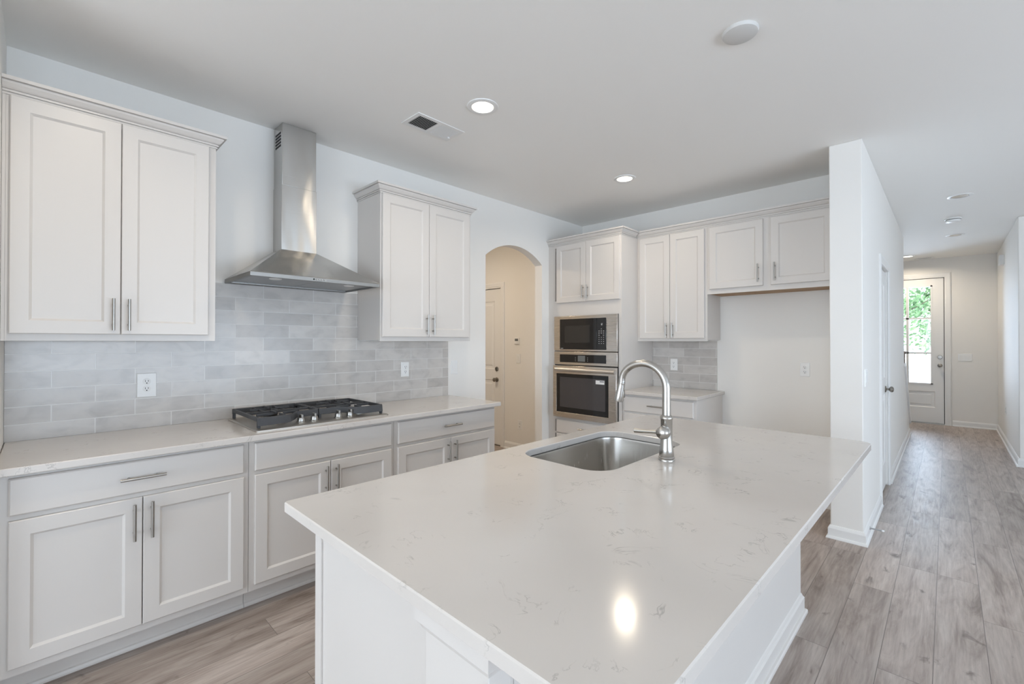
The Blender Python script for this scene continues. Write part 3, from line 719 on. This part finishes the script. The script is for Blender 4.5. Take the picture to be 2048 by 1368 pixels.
# ------------------------------------------------------------------ island
IR = -.008; ci, si = math.cos(IR), math.sin(IR)
IX = lambda x, y, z: (x*ci - y*si, x*si + y*ci, z)
ix0, ix1, iy0, iy1 = -1.408, -.274, .481, 2.684
HOLE = rrect(-1.318, -.893, 1.375, 2.075, .095, 8)
slab('island_countertop', rrect(ix0, ix1, iy0, iy1, [.022, .05, .03, .012], 8), HOLE[::-1][::-1], IX, 'large cream quartz island countertop with sink cutout and grey flecks')
t = thing('kitchen_island', 'white panelled island base carrying the large quartz countertop', 'island', IX(-.96, 1.6, 0))
b0, b1, c0_, c1_ = -1.372, -.560, .566, 2.662
zt_ = ZC - .031
def islb(mb, name, bevel=0): return mb.build(name, M_cab, t, IX, bevel=bevel)
mb = MB()      # hollow carcass, open over the sink
mb.box(b0 + .02, b0 + .035, c0_ + .012, c1_, .1, zt_); mb.box(b1 - .02, b1, c0_ + .01, c1_, 0, zt_); mb.box(b0 + .02, b1 - .02, c1_ - .018, c1_, .0, zt_)
mb.box(b0 + .035, b1 - .02, c0_ + .012, c1_ - .018, .1, .115)
islb(mb, 'carcass')
mb = MB().box(b0, b1, c0_, c0_ + .012, 0, zt_); islb(mb, 'end_panel')
mb = MB().box(b0, b0 + .040, c0_ - .006, c0_, 0, zt_); islb(mb, 'corner_stile', .001)
mb = MB().box(-.735, b1 + .006, .512, c0_, 0, zt_ - .052); islb(mb, 'post', .002)
mb = MB().sweep([(b1 + .006, c0_), (b1 + .006, .512), (-.735, .512), (-.735, c0_)][::-1], [(0, zt_ - .056), (.004, zt_ - .054), (.008, zt_ - .045), (.016, zt_ - .036), (.016, zt_), (-.05, zt_), (-.05, zt_ - .056)]); islb(mb, 'post_capital')
mb = MB().sweep([(b0, c0_ - .006), (-.735, c0_ - .006), (-.735, .512), (b1 + .006, .512), (b1 + .006, c0_ + .02), (b1, c0_ + .02), (b1, c1_), (b0 + .1, c1_)], [(0, 0), (.026, 0), (.026, .012), (.022, .018), (.014, .020), (.014, .078), (.008, .084), (.004, .095), (0, .10)]); islb(mb, 'baseboard')
mpI = lambda u, z, w_: (b0 + .02 - w_, u, z)
for a, b in ((c0_ + .03, 1.10), (2.12, c1_ - .02)):
    panel_face(MB(), mpI, a, b, .71, .85, DT, []).build('drawer', M_cab, t, IX)
    panel_face(MB(), mpI, a, b, .12, .69, DT, [(a + .057, b - .057, .18, .63)]).build('door', M_cab, t, IX)
for a, b in ((1.12, 1.608), (1.612, 2.10)): panel_face(MB(), mpI, a, b, .12, .85, DT, [(a + .057, b - .057, .18, .79)]).build('door', M_cab, t, IX)

# undermount sink
t = thing('sink', 'undermount stainless steel sink sunk into the island countertop', 'sink', IX(-1.105, 1.725, ZC - .24))
o1 = rrect(-1.330, -.881, 1.363, 2.087, .105, 8); i1 = rrect(-1.312, -.899, 1.381, 2.069, .09, 8)
zl = ZC - .0305; Z = lambda lp_, z: [(a, b, z) for a, b in lp_]
mb = MB(); bt = zl - .20
lp = [Z(o1, zl - .002), Z(o1, zl), Z(i1, zl), Z(inset(i1, .002), zl - .01), Z(inset(i1, .010), bt + .03), Z(inset(i1, .018), bt + .012), Z(inset(i1, .034), bt + .002), Z(inset(i1, .06), bt)]
mb.loops(lp + [Z(inset(i1, .06), bt - .003), Z(inset(i1, .03), bt - .003), Z(inset(i1, .006), bt + .02), Z(inset(i1, -.002), zl - .012), Z(o1, zl - .002)], False, False)
mb.add([IX(0, 0, 0)]*0, [])
fb = MB().fillprism(inset(i1, .06), [rrect(-1.105 - .045, -1.105 + .045, 1.725 - .045, 1.725 + .045, .0449, 6)], bt - .003, bt, lambda a, b, c: (a, b, c)); mb.add(fb.v, fb.f)
mb.build('bowl', M_sink, t, IX, smooth=True)
MB().lathe((-1.105, 1.725, bt - .012), [(.044, .002), (.052, .0135), (.046, .0155), (.036, .010), (.034, .004), (.001, .003)]).build('drain', M_chrome, t, IX, smooth=True)

# faucet
fx, fy = -.803, 1.718
t = thing('faucet', 'brushed nickel gooseneck pull-down faucet standing behind the island sink', 'faucet', (fx, fy, ZC))
MB().lathe((fx, fy, ZC), [(.031, .0), (.031, .004), (.029, .007), (.031, .010), (.031, .013), (.0275, .017), (.0285, .019), (.026, .045), (.0225, .085), (.0225, .160), (.0245, .163), (.0245, .170), (.020, .176), (.0175, .178)]).build('body', M_chrome, t, smooth=True)
pts = [(fx, fy, ZC + .176), (fx, fy, ZC + .22), (fx, fy, ZC + .255)]; rad = [.0165, .0163, .016]
R1, R2, cxa, cza = .0995, .097, fx - .0995, ZC + .283
for i in range(19):
    a = PI*i/18*1.02; pts.append((cxa + R1*math.cos(a), fy, (cza + R2*math.sin(a)) if a <= PI/2 else (cza + .018 + (R2 - .018)*math.sin(a)))); rad.append(.0158 - .0018*i/18)
MB().tube(pts, rad, 20).build('gooseneck', M_chrome, t, smooth=True)
e_ = Vector(pts[-1]); dirn = (Vector((-1.018, fy, 1.112)) - e_).normalized()
hd = MB().lathe(e_, [(.0144, 0), (.0150, .002), (.0146, .004), (.0153, .012), (.0185, .058), (.0198, .078), (.019, .083), (.016, .0835), (.001, .0835)], dirn)
hd = hd.build('spray_head', M_chrome, t, smooth=True)
q = e_ + dirn*.050
MB().box(q.x + .010, q.x + .0215, q.y - .006, q.y + .006, q.z - .017, q.z + .017).build('spray_button', M_darknickel, hd, bevel=.002)
hy = fy - .034; hz_ = ZC + .113
hb = MB().lathe((fx + .001, fy - .014, hz_), [(.018, 0), (.018, .004), (.0255, .007), (.026, .012), (.0245, .013), (.026, .020), (.0235, .032), (.015, .039), (.001, .041)], (0, -1, 0)).build('handle_hub', M_chrome, t, smooth=True)
MB().tube([(fx - .012, hy, hz_), (fx - .05, hy - .002, hz_ - .002), (fx - .09, hy - .003, hz_ - .005), (fx - .118, hy - .004, hz_ - .006), (fx - .120, hy - .004, hz_ - .006)], [.0075, .007, .0085, .0098, .007], 14).build('lever', M_nickel, hb, smooth=True)

# ------------------------------------------------------------------ outlets and switches
def outlet(mp, u, z, label, w0=.0, W_=.072, Hh=.118):
    o0 = Vector(mp(u, z, w0)); t = thing('outlet', label, 'outlet', o0, 'white duplex outlets')
    panel_face(MB(), mp, u - W_/2, u + W_/2, z - Hh/2, z + Hh/2, .006, [], ease=.003).add([], []).build('cover_plate', M_plate, t)
    for s in (-1, 1):
        zc = z + s*.0195; a = Vector(mp(u, zc, 1)) - Vector(mp(u, zc, 0))
        r_ = MB().lathe(Vector(mp(u, zc, w0 + .006)), [(.0172, 0), (.0172, .0015), (.016, .002), (.001, .002)], a, 20).build('receptacle', M_plate, t, smooth=True)
        mb = MB(); fbox(mb, mp, u - .0075, u - .0050, zc - .002, zc + .008, w0 + .0081, w0 + .0085); fbox(mb, mp, u + .0050, u + .0075, zc - .001, zc + .007, w0 + .0081, w0 + .0085)
        mb.lathe(Vector(mp(u, zc - .0085, w0 + .0081)), [(.003, 0), (.003, .0004)], a, 10); mb.build('slots', M_dark, r_)
def switch(mp, u, z, label, n=1, w0=0, Hh=.118):
    W_ = .070 + .046*(n - 1); t = thing('light_switch', label, 'switch', Vector(mp(u, z, w0)))
    panel_face(MB(), mp, u - W_/2, u + W_/2, z - Hh/2, z + Hh/2, .006, [], ease=.003).build('cover_plate', M_plate, t)
    for i in range(n):
        c = u + .046*(i - (n - 1)/2)
        mb = MB(); ps = [[mp(c + a, z + b, w0 + d_) for a, b, d_ in ((-.016, -.033, .0062), (.016, -.033, .0062), (.016, .033, .0062), (-.016, .033, .0062))], [mp(c + a, z + b, w0 + d_) for a, b, d_ in ((-.016, -.033, .0075), (.016, -.033, .0075), (.016, .033, .0105), (-.016, .033, .0105))]]
        mb.loops(ps).build('rocker', M_plate, t)
mpl = on_x(XW + .009); mpw = on_x(XW)
outlet(mpl, .394, 1.131, 'white outlet on the grey tile left of the cooktop', W_=.085, Hh=.13)
outlet(mpl, 2.018, 1.144, 'white outlet on the tile under the right wall cabinet')
outlet(on_y(YB - .009), -2.009, 1.133, 'white outlet on the small tile backsplash beside the oven tower')
outlet(on_y(YB), -.868, 1.132, 'white outlet on the bare wall of the empty fridge space')
outlet(on_y(MY), -3.845, .325, 'low white outlet on the mud room wall seen through the archway')
outlet(on_x(HX - .0) if False else (lambda u, z, w_: (HX - w_, u, z)), 8.93, .45, 'low white outlet on the hall wall right of the front door')
switch(mpw, 2.53, 1.139, 'white switch on the painted wall between the tile edge and archway')
switch(on_x(CX1), 3.965, 1.118, 'white double switch on the hall side of the wall end', 2)
switch(on_y(YF), .205, 1.115, 'white triple switch on the wall right of the front door', 3)
switch(on_y(MY), -3.872, 1.153, 'white switch on the mud room wall under the alarm keypad', 1)
t = thing('alarm_keypad', 'small white keypad on the mud room wall above its switch', 'keypad', (-3.889, MY, 1.372))
panel_face(MB(), on_y(MY), -3.929, -3.852, 1.332, 1.412, .018, [], ease=.004).build('housing', M_plate, t)
fbox(MB(), on_y(MY), -3.918, -3.863, 1.372, 1.402, .0182, .0188).build('screen', M_screen, t)
mpr = lambda u, z, w_: (HX - w_, u, z)
t = thing('door_chime', 'white door chime box high on the right hall wall', 'door chime', (HX, 9.15, 2.42))
panel_face(MB(), mpr, 9.05, 9.25, 2.42, 2.55, .05, [], ease=.008).build('cover', M_plate, t)
mb = MB()
for k in range(4): fbox(mb, mpr, 9.08, 9.22, 2.45 + .02*k, 2.455 + .02*k, .0502, .0506)
mb.build('sound_slots', M_grey, t)
# spring door stop on the wall end
t = thing('door_stop', 'small spring door stop on the baseboard at the wall end', 'door stop', (CX1 + .013, 4.03, .05))
mb = MB(); pts = [(CX1 + .014 + .066*i/90, 4.03 + .0045*math.cos(i*.9), .062 + .0045*math.sin(i*.9)) for i in range(91)]
mb.tube(pts, .0019, 6).build('spring', M_spring, t, smooth=True)
MB().lathe((CX1 + .0132, 4.03, .062), [(.011, 0), (.010, .003), (.006, .006), (.001, .0065)], (1, 0, 0), 14).build('mount', M_spring, t, smooth=True)
MB().lathe((CX1 + .079, 4.03, .062), [(.006, 0), (.007, .004), (.0065, .011), (.004, .014), (.001, .0145)], (1, 0, 0), 14).build('rubber_tip', M_rubber, t, smooth=True)
# stair newel post behind the end of the hall wall
t = thing('newel_post', 'dark wooden newel post standing on the sloped stair wall before the front door', 'newel post', (-.455, 8.12, .86))
zs = lambda y: .1905 + (8.98 - y)*.785 + .0005
sq = lambda x0, x1, y0, y1, z: [(x0, y0, z), (x1, y0, z), (x1, y1, z), (x0, y1, z)]
mb = MB(); mb.loops([[(a, b, zs(b)) for a, b, c in sq(-.500, -.412, 8.08, 8.166, 0)], sq(-.500, -.412, 8.08, 8.166, 1.20)]); mb.build('shaft', M_newel, t, bevel=.003)
mb = MB(); mb.loops([sq(-.508, -.404, 8.072, 8.174, 1.20), sq(-.508, -.404, 8.072, 8.174, 1.212), sq(-.518, -.394, 8.062, 8.184, 1.216), sq(-.518, -.394, 8.062, 8.184, 1.232), sq(-.461, -.451, 8.118, 8.128, 1.25)]); mb.build('cap', M_newel, t)
# ------------------------------------------------------------------ ceiling fixtures
def can(x, y, label, energy, lit=True, r=.062):
    t = thing('recessed_light', label, 'ceiling light', (x, y, H), 'lit recessed ceiling lights' if lit else 'unlit recessed ceiling lights')
    MB().lathe((x, y, H), [(r + .030, 0), (r + .028, -.004), (r + .012, -.008), (r + .002, -.006), (r, -.001)], n=36, cap0=False, cap1=False).build('trim_ring', M_trim, t, smooth=True)
    if lit:
        MB().lathe((x, y, H), [(r + .001, -.001), (r, -.003), (r*.7, -.007), (.001, -.008)], n=36, cap0=False).build('lens', M_lamp, t, smooth=True)
        l = light('lamp', 'AREA', (x, y, H - .02), (0, 0, 0), energy, (1, .86, .68), shape='DISK', size=.12, spread=math.radians(160))
        l.parent = t; l.location = (0, 0, -.02)
    else:
        MB().lathe((x, y, H), [(r + .001, -.001), (r*.92, -.006), (r*.6, -.004), (.001, -.003)], n=36, cap0=False).build('reflector', M_chrome, t, smooth=True)
can(-1.952, 1.779, 'lit recessed light beside the ceiling vent', 4.1)
can(-1.954, 3.399, 'lit recessed light nearest the oven tower', 4.1)
can(-1.95, .16, 'lit recessed light above the left wall cabinet', 4.1)
can(-.454, 9.679, 'lit recessed light in the hall by the front door', 7.5)
can(.094, 5.996, 'unlit recessed hall light nearer than the smoke alarm', 0, False)
can(.080, 8.147, 'unlit recessed hall light beyond the smoke alarm', 0, False)
l = light('mudroom_lamp', 'AREA', (-4.2, 2.9, H - .03), (0, 0, 0), 12, (1, .82, .62), shape='DISK', size=.25)
o = MB().lathe((-.655, 2.138, H), [(.073, 0), (.074, -.006), (.070, -.014), (.055, -.019), (.001, -.020)], n=40)
tag(o.build('ceiling_disc', mat('cover_plastic', (.66, .655, .64), .5), smooth=True), 'round white blank cover on the ceiling above the island', 'ceiling cover')
t = thing('smoke_alarm', 'white round smoke alarm on the hall ceiling', 'smoke alarm', (.054, 7.039, H))
MB().lathe((.054, 7.039, H), [(.072, 0), (.072, -.010), (.066, -.014)], n=36).build('mounting_plate', M_plate, t, smooth=True)
MB().lathe((.054, 7.039, H), [(.062, -.015), (.064, -.028), (.058, -.040), (.035, -.046), (.001, -.047)], n=36).build('cover', M_plate, t, smooth=True)
MB().lathe((.054, 7.039, H), [(.0645, -.016), (.0645, -.020)], n=36, cap0=False, cap1=False).build('sounder_gap', M_dark, t)
def vent(x0, x1, y0, y1, label, bar):
    t = thing('ceiling_vent', label, 'vent', ((x0 + x1)/2, (y0 + y1)/2, H))
    mb = MB(); e = .028
    mb.fillprism([(x0, y0), (x1, y0), (x1, y1), (x0, y1)], [[(x0 + e, y0 + e), (x1 - e, y0 + e), (x1 - e, y1 - e), (x0 + e, y1 - e)]], H - .006, H - .0005, lambda a, b, c: (a, b, c)); mb.build('frame', M_trim, t, bevel=.002)
    MB().box(x0 + e, x1 - e, y0 + e, y1 - e, H - .0012, H - .0004).build('duct', M_dark, t)
    ln = (y1 - y0 - 2*e) if bar == 'y' else (x1 - x0 - 2*e); n = int(ln/.0125); ym = (y0 + y1)/2
    for i in range(n):
        c = (y0 if bar == 'y' else x0) + e + ln*(i + .5)/n; mb = MB()
        s = 1 if i < n/2 else -1
        if bar == 'y':
            if abs(i + .5 - n/2) < 1: mb.box(x0 + e, x1 - e, c - .006, c + .006, H - .007, H - .001)
            else: mb.loops([[(xx, c - .0055*s, H - .0075), (xx, c - .0045*s, H - .0078), (xx, c + .0040*s, H - .0012), (xx, c + .0030*s, H - .0012)] for xx in (x0 + e, x1 - e)])
        else: mb.loops([[(c - .0055, yy, H - .0075), (c - .0045, yy, H - .0078), (c + .0040, yy, H - .0012), (c + .0030, yy, H - .0012)] for yy in (y0 + e, y1 - e)])
        mb.build('louver', M_trim, t)
    MB().box((x0 + x1)/2 - .012 - .03, (x0 + x1)/2 + .0 - .03, y1 - e - .012, y1 - e + .002, H - .016, H - .006).build('lever', M_plate, t)
vent(-2.462, -2.272, 1.553, 1.912, 'white ceiling vent in front of the range hood', 'y')
vent(-.42, -.15, 9.98, 10.14, 'white ceiling vent just inside the front door', 'x')
